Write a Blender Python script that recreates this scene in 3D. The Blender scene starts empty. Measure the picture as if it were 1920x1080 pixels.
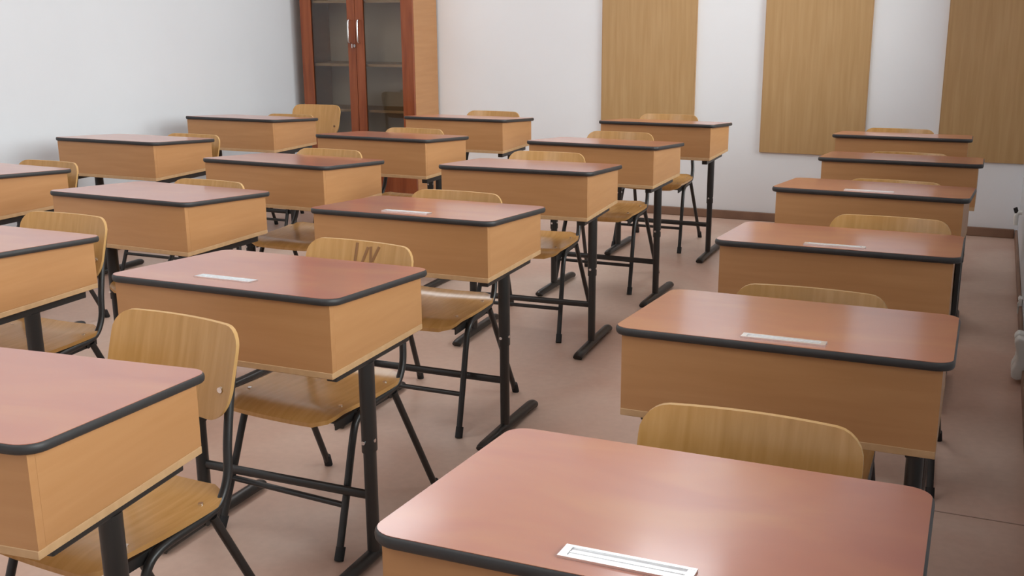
import bpy, bmesh, math
from mathutils import Vector, Matrix
PI = math.pi
scene = bpy.context.scene
COL = scene.collection

# ------------------------------------------------------------ materials
def new_mat(name):
    m = bpy.data.materials.new(name); m.use_nodes = True
    nt = m.node_tree; b = nt.nodes['Principled BSDF']
    return m, nt, b
def simple(name, col, rough=.5, metal=0, spec=.5, coat=0, bump=0, bscale=200):
    m, nt, b = new_mat(name)
    b.inputs['Base Color'].default_value = (*col, 1)
    b.inputs['Roughness'].default_value = rough
    b.inputs['Metallic'].default_value = metal
    b.inputs['Specular IOR Level'].default_value = spec
    b.inputs['Coat Weight'].default_value = coat
    if bump:
        n = nt.nodes.new('ShaderNodeTexNoise'); n.inputs['Scale'].default_value = bscale
        tc = nt.nodes.new('ShaderNodeTexCoord'); nt.links.new(tc.outputs['Object'], n.inputs['Vector'])
        bp = nt.nodes.new('ShaderNodeBump'); bp.inputs['Strength'].default_value = bump; bp.inputs['Distance'].default_value = .002
        nt.links.new(n.outputs['Fac'], bp.inputs['Height']); nt.links.new(bp.outputs['Normal'], b.inputs['Normal'])
    return m
def grain(name, cols, scale=(1, 1, 1), nscale=4, detail=6, rough=.45, distortion=.4, pos=None, fine=None, bump=.03, spec=.5, rnd=0):
    """procedural wood: stretched noise through a colour ramp, over object coordinates"""
    m, nt, b = new_mat(name); L = nt.links
    tc = nt.nodes.new('ShaderNodeTexCoord'); mp = nt.nodes.new('ShaderNodeMapping')
    mp.inputs['Scale'].default_value = scale
    L.new(tc.outputs['Object'], mp.inputs['Vector'])
    vec = mp.outputs['Vector']
    if rnd:
        oi = nt.nodes.new('ShaderNodeObjectInfo'); mu = nt.nodes.new('ShaderNodeMath'); mu.operation = 'MULTIPLY'; mu.inputs[1].default_value = rnd
        L.new(oi.outputs['Random'], mu.inputs[0])
        va = nt.nodes.new('ShaderNodeVectorMath'); va.operation = 'ADD'
        L.new(vec, va.inputs[0]); L.new(mu.outputs[0], va.inputs[1]); vec = va.outputs[0]
    n = nt.nodes.new('ShaderNodeTexNoise'); n.inputs['Scale'].default_value = nscale
    n.inputs['Detail'].default_value = detail; n.inputs['Distortion'].default_value = distortion
    L.new(vec, n.inputs['Vector'])
    cr = nt.nodes.new('ShaderNodeValToRGB'); el = cr.color_ramp.elements
    pos = pos or [.3 + .4*i/(len(cols)-1) for i in range(len(cols))]
    while len(el) < len(cols): el.new(.5)
    for e, c, p in zip(el, cols, pos): e.position = p; e.color = (*c, 1)
    L.new(n.outputs['Fac'], cr.inputs['Fac'])
    L.new(cr.outputs['Color'], b.inputs['Base Color'])
    b.inputs['Roughness'].default_value = rough
    b.inputs['Specular IOR Level'].default_value = spec
    if bump:
        bp = nt.nodes.new('ShaderNodeBump'); bp.inputs['Strength'].default_value = bump; bp.inputs['Distance'].default_value = .001
        L.new(n.outputs['Fac'], bp.inputs['Height']); L.new(bp.outputs['Normal'], b.inputs['Normal'])
    return m

M = {}
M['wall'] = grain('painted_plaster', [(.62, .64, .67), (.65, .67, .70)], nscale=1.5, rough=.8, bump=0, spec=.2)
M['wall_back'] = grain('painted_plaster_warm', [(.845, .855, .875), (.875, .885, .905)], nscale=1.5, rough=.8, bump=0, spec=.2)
M['ceiling'] = simple('ceiling_paint', (.85, .85, .85), .9, spec=.2)
M['cherry'] = grain('cherry_laminate', [(.40, .125, .078), (.44, .148, .084), (.48, .188, .092)],
                    scale=(1, 2.2, 1), nscale=3.2, detail=3, rough=.3, distortion=.6, bump=0, rnd=3)
_b = M['cherry'].node_tree.nodes['Principled BSDF']
_b.inputs['IOR'].default_value = 1.5; _b.inputs['Coat Weight'].default_value = .6; _b.inputs['Coat Roughness'].default_value = .13; _b.inputs['Coat IOR'].default_value = 1.6
M['edge'] = simple('black_edge_band', (.028, .026, .026), .5)
M['beech'] = grain('beech_laminate', [(.45, .218, .084), (.475, .234, .094), (.50, .252, .104)],
                   scale=(1.2, 1.2, 14), nscale=3, detail=4, rough=.42, distortion=.3, bump=0, rnd=3)
M['beech_raw'] = grain('pale_board_edge', [(.50, .30, .145), (.56, .345, .175)], scale=(2, 2, 2), nscale=20, rough=.6, bump=0)
M['ply'] = grain('varnished_plywood', [(.46, .235, .068), (.51, .265, .084), (.56, .30, .104)],
                 scale=(26, 3, 2.2), nscale=2.6, detail=5, rough=.22, distortion=.3, bump=.02, rnd=9)
M['ply_edge'] = simple('plywood_edge', (.50, .285, .10), .5)
M['metal'] = simple('black_powder_coat', (.024, .022, .021), .36, bump=.05, bscale=300)
M['rubber'] = simple('black_rubber', (.012, .012, .013), .7)
M['alu'] = simple('brushed_aluminium', (.93, .94, .95), .3, metal=1)
M['chrome'] = simple('chrome', (.8, .8, .8), .15, metal=1)
M['ink'] = simple('brown_ink', (.27, .12, .04), .5)
M['board'] = grain('oak_veneer', [(.45, .27, .11), (.49, .30, .13), (.53, .335, .155)],
                   scale=(16, 1, 1.0), nscale=2.2, detail=6, rough=.38, distortion=.35, bump=.02)
M['redwood'] = grain('calvados_laminate', [(.20, .045, .014), (.27, .066, .020), (.32, .085, .028)],
                     scale=(14, 14, 1.2), nscale=2.2, detail=5, rough=.35, distortion=.4, bump=.02)
M['inner'] = simple('cabinet_inside_board', (.62, .50, .37), .6)
M['base'] = grain('brown_skirting', [(.20, .11, .07), (.27, .155, .10)], nscale=6, rough=.5, bump=0)
M['seam'] = simple('floor_seam', (.33, .22, .17), .6)
M['whitepaint'] = simple('white_enamel', (.78, .79, .76), .35)
M['pvc'] = simple('white_window_frame', (.8, .8, .8), .4)

def floor_mat():
    m, nt, b = new_mat('linoleum'); L = nt.links
    tc = nt.nodes.new('ShaderNodeTexCoord')
    n1 = nt.nodes.new('ShaderNodeTexNoise'); n1.inputs['Scale'].default_value = 1.3; n1.inputs['Detail'].default_value = 4; n1.inputs['Distortion'].default_value = .8
    n2 = nt.nodes.new('ShaderNodeTexNoise'); n2.inputs['Scale'].default_value = 38; n2.inputs['Detail'].default_value = 5
    for n in (n1, n2): L.new(tc.outputs['Object'], n.inputs['Vector'])
    c1 = nt.nodes.new('ShaderNodeValToRGB'); e = c1.color_ramp.elements
    e[0].position = .35; e[0].color = (.55, .345, .262, 1); e[1].position = .65; e[1].color = (.64, .475, .385, 1)
    c2 = nt.nodes.new('ShaderNodeValToRGB'); e = c2.color_ramp.elements
    e[0].position = .35; e[0].color = (.97, .965, .96, 1); e[1].position = .65; e[1].color = (1.03, 1.03, 1.03, 1)
    L.new(n1.outputs['Fac'], c1.inputs['Fac']); L.new(n2.outputs['Fac'], c2.inputs['Fac'])
    mx = nt.nodes.new('ShaderNodeMix'); mx.data_type = 'RGBA'; mx.blend_type = 'MULTIPLY'; mx.inputs[0].default_value = 1
    L.new(c1.outputs['Color'], mx.inputs[6]); L.new(c2.outputs['Color'], mx.inputs[7])
    L.new(mx.outputs[2], b.inputs['Base Color'])
    b.inputs['Roughness'].default_value = .4
    bp = nt.nodes.new('ShaderNodeBump'); bp.inputs['Strength'].default_value = .015; bp.inputs['Distance'].default_value = .001
    L.new(n2.outputs['Fac'], bp.inputs['Height']); L.new(bp.outputs['Normal'], b.inputs['Normal'])
    return m
M['floor'] = floor_mat()
def glass_mat():
    m = bpy.data.materials.new('clear_glass'); m.use_nodes = True; nt = m.node_tree; nt.nodes.clear()
    o = nt.nodes.new('ShaderNodeOutputMaterial'); mix = nt.nodes.new('ShaderNodeMixShader')
    t = nt.nodes.new('ShaderNodeBsdfTransparent'); t.inputs[0].default_value = (.95, .95, .93, 1)
    g = nt.nodes.new('ShaderNodeBsdfGlossy'); g.inputs['Roughness'].default_value = .03
    f = nt.nodes.new('ShaderNodeFresnel'); f.inputs[0].default_value = 1.5
    nt.links.new(f.outputs[0], mix.inputs[0]); nt.links.new(t.outputs[0], mix.inputs[1]); nt.links.new(g.outputs[0], mix.inputs[2])
    nt.links.new(mix.outputs[0], o.inputs[0]); return m
M['glass'] = glass_mat()
m_, nt_, b_ = new_mat('fill_lamp_diffuser'); b_.inputs['Base Color'].default_value = (.8, .8, .8, 1)  # glowing face of the added ceiling fill lamps
b_.inputs['Emission Color'].default_value = (.90, .96, 1, 1); b_.inputs['Emission Strength'].default_value = .8
M['lamp'] = m_

# ------------------------------------------------------------ mesh helpers
def add_box(bm, x0, x1, y0, y1, z0, z1, zf=None, mi=0):
    """box; zf(y) optionally gives a slanted top"""
    v = [bm.verts.new((x, y, (z if z == z0 or zf is None else zf(y)))) for z in (z0, z1) for y in (y0, y1) for x in (x0, x1)]
    fs = [(0, 2, 3, 1), (4, 5, 7, 6), (0, 1, 5, 4), (2, 6, 7, 3), (0, 4, 6, 2), (1, 3, 7, 5)]
    out = []
    for f in fs:
        fc = bm.faces.new([v[i] for i in f]); fc.material_index = mi; out.append(fc)
    return out
def bevel(bm, w, seg=2, ang=40):
    bm.normal_update()
    ed = [e for e in bm.edges if len(e.link_faces) == 2 and e.calc_face_angle(0) > math.radians(ang)]
    bmesh.ops.bevel(bm, geom=ed, offset=w, segments=seg, profile=.6, affect='EDGES', clamp_overlap=True)
def smooth_path(pts, n=6):
    P = [Vector(p) for p in pts]; out = []
    for i in range(len(P)-1):
        p0 = P[max(i-1, 0)]; p1 = P[i]; p2 = P[i+1]; p3 = P[min(i+2, len(P)-1)]
        for k in range(n):
            t = k/n
            out.append(.5*((2*p1)+(p2-p0)*t+(2*p0-5*p1+4*p2-p3)*t*t+(3*p1-p0-3*p2+p3)*t**3))
    out.append(P[-1]); return out
def add_tube(bm, path, rx, ry=None, seg=12, up=(0, 1, 0)):
    ry = ry or rx; path = [Vector(p) for p in path]; rings = []
    nrm = None
    for i, p in enumerate(path):
        t = (path[min(i+1, len(path)-1)] - path[max(i-1, 0)]).normalized()
        if nrm is None:
            nrm = Vector(up) - Vector(up).dot(t)*t
            if nrm.length < 1e-4: nrm = Vector((1, 0, 0)) - Vector((1, 0, 0)).dot(t)*t
        else: nrm = nrm - nrm.dot(t)*t
        nrm.normalize(); bi = t.cross(nrm)
        rings.append([bm.verts.new(p + bi*rx*math.cos(2*PI*k/seg) + nrm*ry*math.sin(2*PI*k/seg)) for k in range(seg)])
    for a, b in zip(rings, rings[1:]):
        for k in range(seg): bm.faces.new([a[k], a[(k+1) % seg], b[(k+1) % seg], b[k]])
    bm.faces.new(list(reversed(rings[0]))); bm.faces.new(rings[-1])
def rrect(x0, x1, y0, y1, r, n=7):
    P = []
    for cx, cy, a0 in ((x1-r, y1-r, 0), (x0+r, y1-r, PI/2), (x0+r, y0+r, PI), (x1-r, y0+r, 1.5*PI)):
        for k in range(n+1):
            a = a0 + PI/2*k/n; P.append((cx+r*math.cos(a), cy+r*math.sin(a)))
    return P
def obj(name, bm, mat, parent=None, smooth=None, loc=None):
    bmesh.ops.recalc_face_normals(bm, faces=bm.faces)
    me = bpy.data.meshes.new(name); bm.to_mesh(me); bm.free()
    for mm in (mat if isinstance(mat, (list, tuple)) else [mat]): me.materials.append(mm)
    if smooth:
        for p in me.polygons: p.use_smooth = True
        try: me.set_sharp_from_angle(angle=math.radians(smooth))
        except Exception: pass
    o = bpy.data.objects.new(name, me); COL.objects.link(o)
    if parent: o.parent = parent
    if loc: o.location = loc
    return o
def thing(name, label, cat, loc=(0, 0, 0), rz=0, group=None):
    o = bpy.data.objects.new(name, None); o.empty_display_size = .1; COL.objects.link(o)
    o.location = loc; o.rotation_euler = (0, 0, rz); tag(o, label, cat, group); return o
def tag(o, label, cat, group=None):
    o['label'] = label; o['category'] = cat
    if group: o['group'] = group
def struct(name, bm, m, smooth=None):
    o = obj(name, bm, m, smooth=smooth); o['kind'] = 'structure'; return o
def copy_tree(root, skip=()):
    r = root.copy(); COL.objects.link(r)
    for ch in root.children:
        if ch.name.split('.')[0] in skip: continue
        c = ch.copy(); COL.objects.link(c); c.parent = r
        for g in ch.children:
            if g.name.split('.')[0] in skip: continue
            d = g.copy(); COL.objects.link(d); d.parent = c
    return r

# ------------------------------------------------------------ the room
XL, XR, YF, YB, H = -4.60, .205, -1.6, 7.04, 2.95
bm = bmesh.new(); add_box(bm, XL-.2, XR+.45, YF-.2, YB+.2, -.1, 0); struct('floor', bm, M['floor'])
bm = bmesh.new(); add_box(bm, XL-.2, XR+.45, YF-.2, YB+.2, H, H+.15); struct('ceiling', bm, M['ceiling'])
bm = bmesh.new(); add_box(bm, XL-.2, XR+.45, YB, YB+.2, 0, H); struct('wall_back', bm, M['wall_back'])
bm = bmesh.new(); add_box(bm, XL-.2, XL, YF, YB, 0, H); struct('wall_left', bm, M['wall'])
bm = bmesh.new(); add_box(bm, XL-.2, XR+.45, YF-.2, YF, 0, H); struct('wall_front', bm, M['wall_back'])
WT = .38; Z0, Z1 = .92, 2.55
WIN = [(-1.2, .15), (.65, 2.25), (2.85, 4.45), (5.05, 6.65)]
bm = bmesh.new()
add_box(bm, XR, XR+WT, YF, YB, 0, Z0); add_box(bm, XR, XR+WT, YF, YB, Z1, H)
ys = [YF] + [v for w in WIN for v in w] + [YB]
for a, b in zip(ys[::2], ys[1::2]): add_box(bm, XR, XR+WT, a, b, Z0, Z1)
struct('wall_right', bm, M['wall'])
for i, (a, b) in enumerate(WIN):
    bm = bmesh.new(); xf = XR+.26
    w = .06
    add_box(bm, xf, xf+.06, a, b, Z0, Z0+w); add_box(bm, xf, xf+.06, a, b, Z1-w, Z1)
    for y in (a, (a+b)/2-w/2, b-w): add_box(bm, xf, xf+.06, y, y+w, Z0+w, Z1-w)
    add_box(bm, xf, xf+.06, a+w, b-w, 1.98, 2.03)
    o = struct('window_%d' % (i+1), bm, M['pvc'])
    bm = bmesh.new(); add_box(bm, xf+.025, xf+.031, a+w/2, b-w/2, Z0+w/2, Z1-w/2); obj('window_pane', bm, M['glass'], o)
    L = bpy.data.lights.new('window_portal', 'AREA'); L.shape = 'RECTANGLE'; L.size = b-a; L.size_y = Z1-Z0
    L.cycles.is_portal = True
    lo = bpy.data.objects.new('window_portal', L); COL.objects.link(lo)
    lo.location = (XR+WT+.02, (a+b)/2, (Z0+Z1)/2); lo.rotation_euler = (PI/2, 0, PI/2)
# skirting boards
def skirting(name, x0, x1, y0, y1):
    bm = bmesh.new(); add_box(bm, x0, x1, y0, y1, 0, .055); bevel(bm, .005); struct(name, bm, M['base'])
skirting('baseboard_back', XL+.018, XR-.018, YB-.018, YB)
skirting('baseboard_left', XL, XL+.018, YF, YB)
skirting('baseboard_right', XR-.014, XR, YF, YB-.018)
# seam of the floor covering
bm = bmesh.new(); add_box(bm, -.9, XR-.02, 3.02, 3.0245, .0002, .0010); struct('trim_1', bm, M['seam'])

# wall boards
def wall_board(x0, x1, z0, label):
    bm = bmesh.new(); add_box(bm, x0, x1, -.016, 0, z0, 2.35); bevel(bm, .0015, 1)
    t = thing('wall_board', label, 'wall board', ((x0+x1)/2, YB-.002, 0), group='oak veneer boards on the back wall')
    bmesh.ops.translate(bm, verts=bm.verts, vec=(-(x0+x1)/2, 0, 0))
    obj('board_face', bm, M['board'], t)
    bm = bmesh.new(); xw = (x1-x0)/2
    for s in (-1, 1): add_box(bm, s*xw-.0015+.0015*s, s*xw+.0015+.0015*s, -.0165, 0, z0, 2.35)
    obj('edge_strip', bm, M['beech_raw'], t)
wall_board(-2.40, -1.772, .445, 'oak veneer wall board nearest the glazed cabinet')
wall_board(-1.335, -.705, .445, 'oak veneer wall board in the middle of the three')
wall_board(-.278, .196, .445, 'oak veneer wall board in the corner by the window wall')

# ------------------------------------------------------------ school desk
W, D, ZT, DROP, ZB = .6435, .472, .75, .034, .5587
TH = .0175
def ztop(y): return ZT - DROP*y/D
def make_desk():
    t = thing('school_desk', '', 'desk', group='single school desks in four columns')
    # slab, sheared to the slope
    P = rrect(-W/2+.004, W/2-.004, .004, D-.004, .036)
    bm = bmesh.new()
    top = [bm.verts.new((x, y, ztop(y))) for x, y in P]; bot = [bm.verts.new((x, y, ztop(y)-TH+.002)) for x, y in P]
    n = len(P); cv = [bm.verts.new((0, D/2, ztop(D/2)-dz)) for dz in (0, TH-.002)]
    for k in range(n):
        bm.faces.new([cv[0], top[k], top[(k+1) % n]]); bm.faces.new([cv[1], bot[(k+1) % n], bot[k]])
    for k in range(n): bm.faces.new([top[k], bot[k], bot[(k+1) % n], top[(k+1) % n]])
    obj('tabletop', bm, M['cherry'], t)
    # half round black edge band
    prof = [(.0006, -.0006), (-.0010, -.0012), (-.0030, -.0042), (-.0038, -.009), (-.0030, -.0138), (-.0005, -.017), (.0045, -.018)]
    bm = bmesh.new(); rings = []
    for dx, dz in prof:
        Q = rrect(-W/2+.004+dx, W/2-.004-dx, .004+dx, D-.004-dx, .036-dx)
        rings.append([bm.verts.new((x, y, ztop(y)+dz)) for x, y in Q])
    for a, b in zip(rings, rings[1:]+rings[:1]):
        for k in range(n): bm.faces.new([a[k], b[k], b[(k+1) % n], a[(k+1) % n]])
    obj('edge_band', bm, M['edge'], t, smooth=60)
    xs = W/2-.0195; y0, y1 = .014, D-.028; zb = ZB+.015
    zu = lambda y: ztop(y)-TH+.001
    for s in (-1, 1):
        bm = bmesh.new(); a, b = sorted((s*xs, s*(xs-.016)))
        add_box(bm, a, b, y0+.016, y1, zb, 1, zf=zu); bevel(bm, .001, 1)
        obj('side_panel', bm, M['beech'], t)
    bm = bmesh.new(); add_box(bm, -xs, xs, y0, y0+.016, zb, 1, zf=zu)
    obj('front_panel', bm, M['beech'], t)
    bm = bmesh.new(); add_box(bm, -xs-.0005, xs+.0005, y0-.001, y1, ZB, zb); bevel(bm, .0012, 1)
    obj('bottom_panel', bm, M['beech_raw'], t)
    # frame
    for s in (-1, 1):
        x = s*.262
        bm = bmesh.new(); add_tube(bm, [(x, .225, .30), (x, .225, ZB-.026)], .0175, .025, 16)
        leg = obj('leg', bm, M['metal'], t, smooth=40)
        bm = bmesh.new(); add_tube(bm, [(x, .225, .028), (x, .225, .34)], .0145, .021, 16)
        obj('leg_inner_tube', bm, M['metal'], leg, smooth=40)
        bm = bmesh.new()
        add_tube(bm, [(x, .036, .010), (x, .042, .0135), (x, .06, .016), (x, .225, .018), (x, .45, .016), (x, .468, .0135), (x, .474, .010)], .019, .0145, 14, up=(0, 0, 1))
        for v in bm.verts: v.co.z = max(v.co.z, .001)
        obj('foot_bar', bm, M['metal'], leg, smooth=50)
        bm = bmesh.new(); add_tube(bm, [(x+.0165, .222, .33), (x+.0185, .222, .33)], .005, seg=10)
        add_tube(bm, [(x, .225-.031, .33), (x, .225-.02, .33)], .005, seg=10)
        obj('bolt', bm, M['chrome'], leg, smooth=40)
        bm = bmesh.new(); add_box(bm, x-.014, x+.014, .07, .42, ZB-.028, ZB-.0005); bevel(bm, .003)
        obj('support_rail', bm, M['metal'], t)
    bm = bmesh.new(); add_tube(bm, [(-.262, .225, .178), (.262, .225, .178)], .0085, .0125, 12, up=(0, 0, 1))
    obj('stretcher', bm, M['metal'], t, smooth=40)
    return t
def make_tray(parent, dx=0, dy=0):
    """aluminium pencil tray let into the top: rim, channel and end walls"""
    bm = bmesh.new()
    x0, x1, y0, y1 = -.08+dx, .08+dx, .036+dy, .071+dy
    z = lambda y: ztop(y)
    def bx(a, b, c, d, h0, h1):
        vs = add_box(bm, a, b, c, d, 0, 1)
        for f in vs:
            pass
        seen = set()
        for f in vs:
            for v in f.verts:
                if v in seen: continue
                seen.add(v); v.co.z = z(v.co.y) + (h1 if v.co.z > .5 else h0)
    bx(x0, x1, y0, y0+.006, -.004, .0032); bx(x0, x1, y1-.006, y1, -.004, .0032)
    bx(x0, x0+.010, y0+.006, y1-.006, -.004, .0030); bx(x1-.010, x1, y0+.006, y1-.006, -.004, .0030)
    bx(x0+.010, x1-.010, y0+.006, y0+.0165, -.004, .0012); bx(x0+.010, x1-.010, y0+.0165, y0+.019, -.004, .0020)
    bx(x0+.010, x1-.010, y0+.019, y1-.006, -.004, .0012)
    o = obj('pencil_tray', bm, M['alu'], parent); o['label'] = 'shiny metal pencil tray'
    return o

# desks: x, y, rotation, height offset (fitted), wording, tray
right = 'of the right-hand column'
midr = 'of the second column from right'
midl = 'of the third column from right'
left = 'of the column along the left wall'
DESKS = {
'R1': (-.339, 1.051, .008, -.003, 'nearest desk ' + right), 'R2': (-.339, 2.009, .004, -.005, 'second nearest desk ' + right),
'R3': (-.356, 2.943, .005, -.013, 'third desk ' + right), 'R4': (-.358, 3.786, -.030, .004, 'fourth desk ' + right),
'R5': (-.331, 4.686, 0, -.005, 'fifth desk ' + right), 'R6': (-.391, 5.57, .012, -.008, 'farthest desk ' + right),
'A': (-1.562, 1.052, .09, .001, 'nearest desk ' + midr), 'B': (-1.602, 1.956, .005, -.001, 'second nearest desk ' + midr),
'C': (-1.641, 2.874, .009, .002, 'third desk ' + midr), 'D': (-1.677, 3.846, .045, .009, 'fourth desk ' + midr),
'E': (-1.663, 4.697, -.019, .006, 'fifth desk ' + midr), 'F': (-1.643, 5.673, -.004, .005, 'farthest desk ' + midr),
'K': (-2.719, 1.983, -.004, -.005, 'nearest desk ' + midl), 'G': (-2.748, 2.869, -.033, -.010, 'second desk ' + midl),
'H': (-2.743, 3.704, -.039, -.001, 'third desk ' + midl), 'I': (-2.747, 4.579, -.010, .006, 'fourth desk ' + midl),
'J': (-2.784, 5.557, .014, .003, 'farthest desk ' + midl),
'P': (-3.892, 3.05, -.04, -.010, 'nearest desk ' + left), 'N': (-3.96, 4.10, 0, -.004, 'second desk ' + left),
'O': (-4.026, 5.157, -.006, -.001, 'farthest desk ' + left),
}
TRAY = {'R1': (0, 0), 'R2': (.012, -.006), 'R3': (0, 0), 'R4': (0, 0), 'A': (0, .02), 'B': (-.036, .04), 'C': (0, .02)}
proto = make_desk(); first = True
for k, (x, y, r, dh, txt) in DESKS.items():
    if first: o = proto; first = False
    else: o = copy_tree(proto, skip=('pencil_tray',))
    o.location = (x, y, 0); o.rotation_euler = (0, 0, r); o.scale = (1, 1, (.75+dh)/.75)
    o['label'] = 'beech box desk with reddish top, ' + txt
    if k in TRAY: make_tray(o, *TRAY[k])

# ------------------------------------------------------------ chair
def make_chair():
    t = thing('school_chair', '', 'chair', group='plywood chairs tucked under the desks')
    # seat: dished plywood with a waterfall front
    def seat_z(y, x):
        yy = (y+.235)/.36
        z = .386 - .006*math.sin(PI*min(max(yy, 0), 1)) + (.006*(abs(x)/.18)**2)
        if y < -.16: z -= .022*((-.16-y)/.075)**1.8
        if y > .06: z += .012*((y-.06)/.065)**2
        return z
    bm = bmesh.new(); NX, NY = 20, 22; top = []; bot = []
    for j in range(NY+1):
        v = j/NY; y = -.235 + .36*v; r = .05
        hw = .180
        d = min(y+.235, .125-y)
        if d < r: hw -= r - math.sqrt(max(r*r-(r-d)**2, 0))
        if y < 0: pass
        ra, rb = [], []
        for i in range(NX+1):
            x = hw*(2*i/NX-1); z = seat_z(y, x); ra.append(bm.verts.new((x, y, z))); rb.append(bm.verts.new((x, y, z-.011)))
        top.append(ra); bot.append(rb)
    for j in range(NY):
        for i in range(NX):
            bm.faces.new([top[j][i], top[j][i+1], top[j+1][i+1], top[j+1][i]])
            bm.faces.new([bot[j][i], bot[j+1][i], bot[j+1][i+1], bot[j][i+1]])
    for j in range(NY):
        bm.faces.new([top[j][0], top[j+1][0], bot[j+1][0], bot[j][0]]); bm.faces.new([top[j][NX], bot[j][NX], bot[j+1][NX], top[j+1][NX]])
    for i in range(NX):
        bm.faces.new([top[0][i], bot[0][i], bot[0][i+1], top[0][i+1]]); bm.faces.new([top[NY][i], top[NY][i+1], bot[NY][i+1], bot[NY][i]])
    seat = obj('seat', bm, M['ply'], t, smooth=50)
    for x in (-.15, .15):
        for y in (-.14, .06):
            bm = bmesh.new(); zz = seat_z(y, x); add_tube(bm, [(x, y, zz-.002), (x, y, zz+.002), (x, y, zz+.003)], .0055, seg=10)
            obj('screw', bm, M['chrome'], seat, smooth=40)
    # backrest
    def back_y(x, z): return .150 + (z-.55)*.30 - .024*(x/.18)**2 - .002
    hb, ht = .545, .742
    bm = bmesh.new(); NX, NZ = 24, 18; fr = []; bk = []
    for j in range(NZ+1):
        v = .5-.5*math.cos(PI*j/NZ); z = hb+(ht-hb)*v; hw = .179
        d = ht-z; r = .045
        if d < r: hw -= r-math.sqrt(max(r*r-(r-d)**2, 0))
        d = z-hb; r = .075
        if d < r: hw -= (1-math.sqrt(max(1-((r-d)/r)**2, 0)))*.062
        ra, rb = [], []
        for i in range(NX+1):
            x = hw*(2*i/NX-1); zz = z
            y = back_y(x, zz); ra.append(bm.verts.new((x, y-.005, zz))); rb.append(bm.verts.new((x, y+.005, zz)))
        fr.append(ra); bk.append(rb)
    for j in range(NZ):
        for i in range(NX):
            bm.faces.new([fr[j][i], fr[j][i+1], fr[j+1][i+1], fr[j+1][i]]); bm.faces.new([bk[j][i], bk[j+1][i], bk[j+1][i+1], bk[j][i+1]])
        f = bm.faces.new([fr[j][0], fr[j+1][0], bk[j+1][0], bk[j][0]]); f.material_index = 1
        f = bm.faces.new([fr[j][NX], bk[j][NX], bk[j+1][NX], fr[j+1][NX]]); f.material_index = 1
    for i in range(NX):
        f = bm.faces.new([fr[0][i], bk[0][i], bk[0][i+1], fr[0][i+1]]); f.material_index = 1
        f = bm.faces.new([fr[NZ][i], fr[NZ][i+1], bk[NZ][i+1], bk[NZ][i]]); f.material_index = 1
    back = obj('backrest', bm, [M['ply'], M['ply_edge']], t, smooth=50)
    for s in (-1, 1):
        x = s*.146; z = .612; y = back_y(x, z)
        bm = bmesh.new(); add_tube(bm, [(x, y-.009, z), (x, y-.0075, z), (x, y-.003, z)], .0065, seg=12, up=(0, 0, 1))
        obj('bolt', bm, M['chrome'], back, smooth=40)
    # tubes
    for s in (-1, 1):
        bm = bmesh.new()
        path = smooth_path([(s*.195, -.235, .012), (s*.188, -.186, .15), (s*.181, -.138, .292), (s*.178, -.112, .342), (s*.176, -.07, .360), (s*.174, .0, .366),
                            (s*.172, .055, .369), (s*.170, .096, .384), (s*.166, .126, .43), (s*.158, .142, .50), (s*.148, .171, .60), (s*.143, .197, .69)], 5)
        add_tube(bm, path, .0098, seg=12)
        fl = obj('front_leg', bm, M['metal'], t, smooth=50)
        bm = bmesh.new(); add_tube(bm, [(s*.1962, -.2385, .001), (s*.1945, -.2245, .034)], .0125, seg=12); obj('foot_cap', bm, M['rubber'], fl, smooth=40)
        bm = bmesh.new(); add_tube(bm, [(s*.172, .068, .360), (s*.1945, .232, .012)], .0098, seg=12)
        rl = obj('rear_leg', bm, M['metal'], t, smooth=40)
        bm = bmesh.new(); add_tube(bm, [(s*.1940, .2265, .034), (s*.1962, .2375, .001)], .0125, seg=12); obj('foot_cap', bm, M['rubber'], rl, smooth=40)
        bm = bmesh.new(); a, b = sorted((s*.142, s*.166)); add_box(bm, a, b, -.185, .095, .352, .3575)
        a, b = sorted((s*.163, s*.167)); add_box(bm, a, b, -.185, .095, .335, .356)
        for v in bm.verts: 
            v.co.z += .012 - .02*max(0, (-v.co.y-.1)/.1)*.6
        obj('seat_bracket', bm, M['metal'], t)
    bm = bmesh.new(); add_tube(bm, [(-.1885, -.191, .135), (.1885, -.191, .135)], .008, seg=12); obj('stretcher', bm, M['metal'], t, smooth=40)
    for y in (-.10, .055):
        bm = bmesh.new(); add_tube(bm, [(-.172, y, .353), (.172, y, .353)], .008, seg=12); obj('cross_tube', bm, M['metal'], t, smooth=40)
    return t
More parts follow.
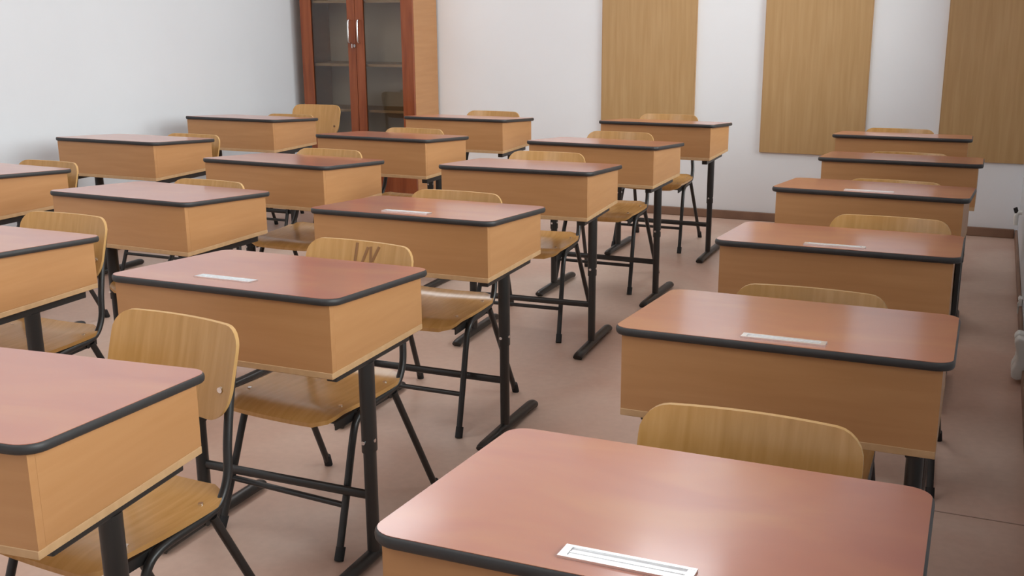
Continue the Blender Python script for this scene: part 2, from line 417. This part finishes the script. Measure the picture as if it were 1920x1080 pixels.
# desk key: sideways offset, distance of the back's top from the desk front, height of the back
CH = {'A': (-.010, .715, .737, -.11), 'B': (.005, .61, .738, -.08), 'C': (-.055, .53, .742, .0), 'D': (-.10, .64, .744, .03), 'E': (-.065, .655, .742, .0), 'F': (-.10, .65, .742, 0),
      'R1': (.03, .60, .738, 0), 'R2': (-.015, .57, .718, 0), 'R3': (.10, .56, .733, 0), 'R4': (.042, .56, .720, -.02), 'R5': (.005, .56, .714, 0), 'R6': (-.046, .57, .725, 0),
      'J': (-.02, .60, .742, 0), 'I': (-.055, .56, .742, 0), 'H': (-.03, .56, .738, 0), 'G': (-.05, .56, .716, -.02), 'K': (.03, .60, .738, 0),
      'N': (.086, .56, .721, 0), 'O': (.04, .56, .725, 0), 'P': (.075, .56, .718, 0)}
chair = make_chair(); first = True
for k, (dx, off, zt, r) in CH.items():
    d = DESKS[k]
    if first: o = chair; first = False
    else: o = copy_tree(chair)
    o.location = (d[0]+dx, d[1]+off+.035-.209, 0); o.rotation_euler = (0, 0, r+d[2]*.3); o.scale = (1, 1, (zt-.008)/.742)
    o['label'] = 'plywood chair under the ' + d[4].replace('desk of', 'desk of')
    if k == 'B':
        back = [c for c in o.children if c.name.startswith('backrest')][0]
        bm = bmesh.new()
        def by(x, z): return .150 + (z-.55)*.30 - .024*(x/.18)**2 - .002 - .0058
        def stroke(pts, w=.0035):
            pts = [(x, z) for x, z in pts]
            P = []
            for (xa, za), (xb, zb) in zip(pts, pts[1:]):
                for q in range(6): P.append((xa+(xb-xa)*q/6, za+(zb-za)*q/6))
            P.append(pts[-1])
            add_tube(bm, [(x, by(x, z), z) for x, z in P], w, .0008, 8, up=(0, 1, 0))
        stroke([(-.022, .737), (-.022, .670), (-.014, .662), (-.004, .664), (.016, .728)], .0045)
        stroke([(.025, .730), (.033, .672)], .0045); stroke([(.054, .732), (.036, .69)], .0045)
        po = obj('written_mark', bm, M['ink'], back, smooth=40); po['label'] = 'dark brown letter strokes'
o = copy_tree(chair); o.location = (-4.04, 5.93, 0); o.rotation_euler = (0, 0, .02); o.scale = (1, 1, 1.0)
o['label'] = 'plywood chair standing free in front of the glazed cabinet'; o['group'] = 'spare chair by the cabinet'

# black steel plate at the side of the third right desk
r3 = [o for o in COL.objects if o.get('label', '').endswith(DESKS['R3'][4]) and o['category'] == 'desk'][0]
bm = bmesh.new(); add_box(bm, W/2-.0185, W/2-.004, .30, .44, .50, .700); bevel(bm, .003)
o = obj('side_bracket', bm, M['metal'], r3); o['label'] = 'black steel bracket'

# ------------------------------------------------------------ glazed cabinet
cx0, cx1, cy0, cy1, CH_ = -4.515, -3.622, 6.665, YB-.02, 2.05
cx = (cx0+cx1)/2; hw = (cx1-cx0)/2; dep = cy1-cy0
cab = thing('glazed_cabinet', 'tall cabinet with two red-brown glazed doors and pale sides', 'cabinet', (cx, cy0, 0))
bm = bmesh.new()
add_box(bm, -hw, -hw+.018, .02, dep, 0, CH_); add_box(bm, hw-.018, hw, .02, dep, 0, CH_)
add_box(bm, -hw+.018, hw-.018, .02, dep, CH_-.02, CH_); bevel(bm, .001, 1); obj('carcass', bm, M['beech'], cab)
bm = bmesh.new(); add_box(bm, -hw+.018, hw-.018, dep-.012, dep-.004, .06, CH_-.02); obj('back_panel', bm, M['inner'], cab)
for z in (.35, .64, .955, 1.385, 1.72):
    bm = bmesh.new(); add_box(bm, -hw+.019, hw-.019, .045, dep-.014, z, z+.018); obj('shelf', bm, M['beech_raw'], cab)
bm = bmesh.new(); add_box(bm, -hw+.018, hw-.018, .03, .048, 0, .07); obj('plinth', bm, M['redwood'], cab)
ZD0, ZD1 = .075, CH_-.005; ZG = .42
for s in (-1, 1):
    a, b = (-hw+.002, -.002) if s < 0 else (.002, hw-.002)
    fo = .087; fi = .062 if s < 0 else .062
    x0i, x1i = (a+fo, b-fi) if s < 0 else (a+fi, b-fo)
    bm = bmesh.new()
    add_box(bm, a, x0i, 0, .019, ZD0, ZD1); add_box(bm, x1i, b, 0, .019, ZD0, ZD1)
    add_box(bm, x0i, x1i, 0, .019, ZD0, ZG); add_box(bm, x0i, x1i, 0, .019, ZD1-.085, ZD1)
    dr = obj('door', bm, M['redwood'], cab)
    bm = bmesh.new(); add_box(bm, x0i-.004, x1i+.004, .008, .012, ZG-.004, ZD1-.081); obj('door_glass', bm, M['glass'], dr)
    hx = -.040 if s < 0 else .034
    bm = bmesh.new()
    add_tube(bm, smooth_path([(hx, 0, 1.118), (hx, -.02, 1.120), (hx, -.030, 1.140), (hx, -.032, 1.195), (hx, -.030, 1.25), (hx, -.02, 1.270), (hx, 0, 1.272)], 4), .0055, seg=10, up=(1, 0, 0))
    obj('handle', bm, M['chrome'], dr, smooth=50)
    if s < 0:
        bm = bmesh.new(); add_tube(bm, [(-.012, -.006, 1.098), (-.012, .0, 1.098)], .012, seg=14, up=(0, 0, 1))
        add_box(bm, -.015, -.009, -.034, -.006, 1.085, 1.112); obj('lock', bm, M['chrome'], dr, smooth=40)

# ------------------------------------------------------------ low radiators along the window wall
def low_radiator(y0, n, x0, h, label):
    t = thing('low_radiator', label, 'radiator', (XR, y0, 0), group='low radiators on the window wall')
    dx = x0-XR
    for k in range(n):
        bm = bmesh.new(); yc = .03+k*.075
        pr = [(dx*.55, .012), (dx*.98, .02), (dx, .05), (dx*.80, h*.42), (dx*.74, h*.58), (dx*.9, h*.8), (dx, h*.9), (dx*.75, h), (-.002, h*.96), (-.002, .02)]
        L0 = [bm.verts.new((x, yc-.028, z)) for x, z in pr]; L1 = [bm.verts.new((x, yc+.028, z)) for x, z in pr]
        bm.faces.new(L0); bm.faces.new(list(reversed(L1)))
        for q in range(len(pr)): bm.faces.new([L0[q], L1[q], L1[(q+1) % len(pr)], L0[(q+1) % len(pr)]])
        bevel(bm, .009, 3, 20)
        obj('radiator_section', bm, M['whitepaint'], t, smooth=60)
    bm = bmesh.new(); add_tube(bm, [(dx*.5, .01, .06), (dx*.5, .03+(n-1)*.075, .06)], .012, seg=10, up=(0, 0, 1)); obj('connecting_pipe', bm, M['whitepaint'], t, smooth=40)
low_radiator(4.245, 2, .155, .175, 'low white ribbed radiator on the floor at the right frame edge')
low_radiator(5.20, 1, .186, .09, 'small white radiator end farther along the window wall')
v = thing('heating_pipe', 'white heating pipe with dark valve in the back right corner', 'pipe', (.165, 6.55, 0))
bm = bmesh.new(); add_tube(bm, smooth_path([(.012, 0, .17), (.012, 0, .20), (.012, .0, .225), (.022, 0, .24), (.039, 0, .24)], 4), .012, seg=12); obj('pipe', bm, M['whitepaint'], v, smooth=50)
bm = bmesh.new(); add_tube(bm, [(.012, 0, .24), (.010, 0, .246), (.004, 0, .262), (.002, 0, .266)], .011, seg=12); obj('valve', bm, M['rubber'], v, smooth=40)

# ------------------------------------------------------------ unseen ceiling lamps, added as fill to even out the light
for lx in (-1.6, -3.6):
    for ly in (-.4, 1.9, 4.2, 6.28):
        t = thing('fill_lamp', 'added fill lamp on the ceiling above the desks', 'fill lamp', (lx, ly, H-.001), group='added fill lamps on the ceiling')
        bm = bmesh.new(); add_box(bm, -.30, .30, -.62, .62, -.05, 0); bevel(bm, .008); obj('fill_lamp_housing', bm, M['whitepaint'], t)
        bm = bmesh.new(); add_box(bm, -.28, .28, -.60, .60, -.075, -.05); obj('diffuser', bm, M['lamp'], t)
        L = bpy.data.lights.new('fill_area_light', 'AREA'); L.shape = 'RECTANGLE'; L.size = .56; L.size_y = 1.2
        L.energy = 13; L.color = (.92, .97, 1)
        lo = bpy.data.objects.new('fill_area_light', L); COL.objects.link(lo); lo.parent = t; lo.location = (0, 0, -.0755)

# ------------------------------------------------------------ daylight
w = bpy.data.worlds.new('World'); scene.world = w; w.use_nodes = True
nt = w.node_tree; bg = nt.nodes['Background']
tc = nt.nodes.new('ShaderNodeTexCoord'); sp = nt.nodes.new('ShaderNodeSeparateXYZ'); cr = nt.nodes.new('ShaderNodeValToRGB')
nt.links.new(tc.outputs['Generated'], sp.inputs[0]); nt.links.new(sp.outputs['Z'], cr.inputs['Fac'])
e = cr.color_ramp.elements; e[0].position = 0; e[0].color = (.55, .56, .55, 1); e[1].position = .12; e[1].color = (.90, .96, 1.0, 1)
nt.links.new(cr.outputs['Color'], bg.inputs['Color']); bg.inputs['Strength'].default_value = 15.0

# ------------------------------------------------------------ camera
f, yaw, pit, rol, h = 2053.3, -.4113, .2542, -.0072, 1.3732
F = Vector((math.sin(yaw)*math.cos(pit), math.cos(yaw)*math.cos(pit), -math.sin(pit)))
R = Vector((math.cos(yaw), -math.sin(yaw), 0)); U = R.cross(F)
R2 = R*math.cos(rol)+U*math.sin(rol); U2 = -R*math.sin(rol)+U*math.cos(rol)
cam = bpy.data.cameras.new('camera'); co = bpy.data.objects.new('camera', cam); COL.objects.link(co)
m = Matrix((R2, U2, -F)).transposed().to_4x4(); m.translation = Vector((0, 0, h)); co.matrix_world = m
cam.sensor_width = 36; cam.lens = f/1920*36; cam.clip_start = .02
scene.camera = co
vs = scene.view_settings; vs.view_transform = 'Standard'; vs.look = 'None'; vs.gamma = 1; vs.use_curve_mapping = False; vs.exposure = -.16
scene.cycles.sample_clamp_indirect = 4; scene.cycles.caustics_reflective = False; scene.cycles.caustics_refractive = False
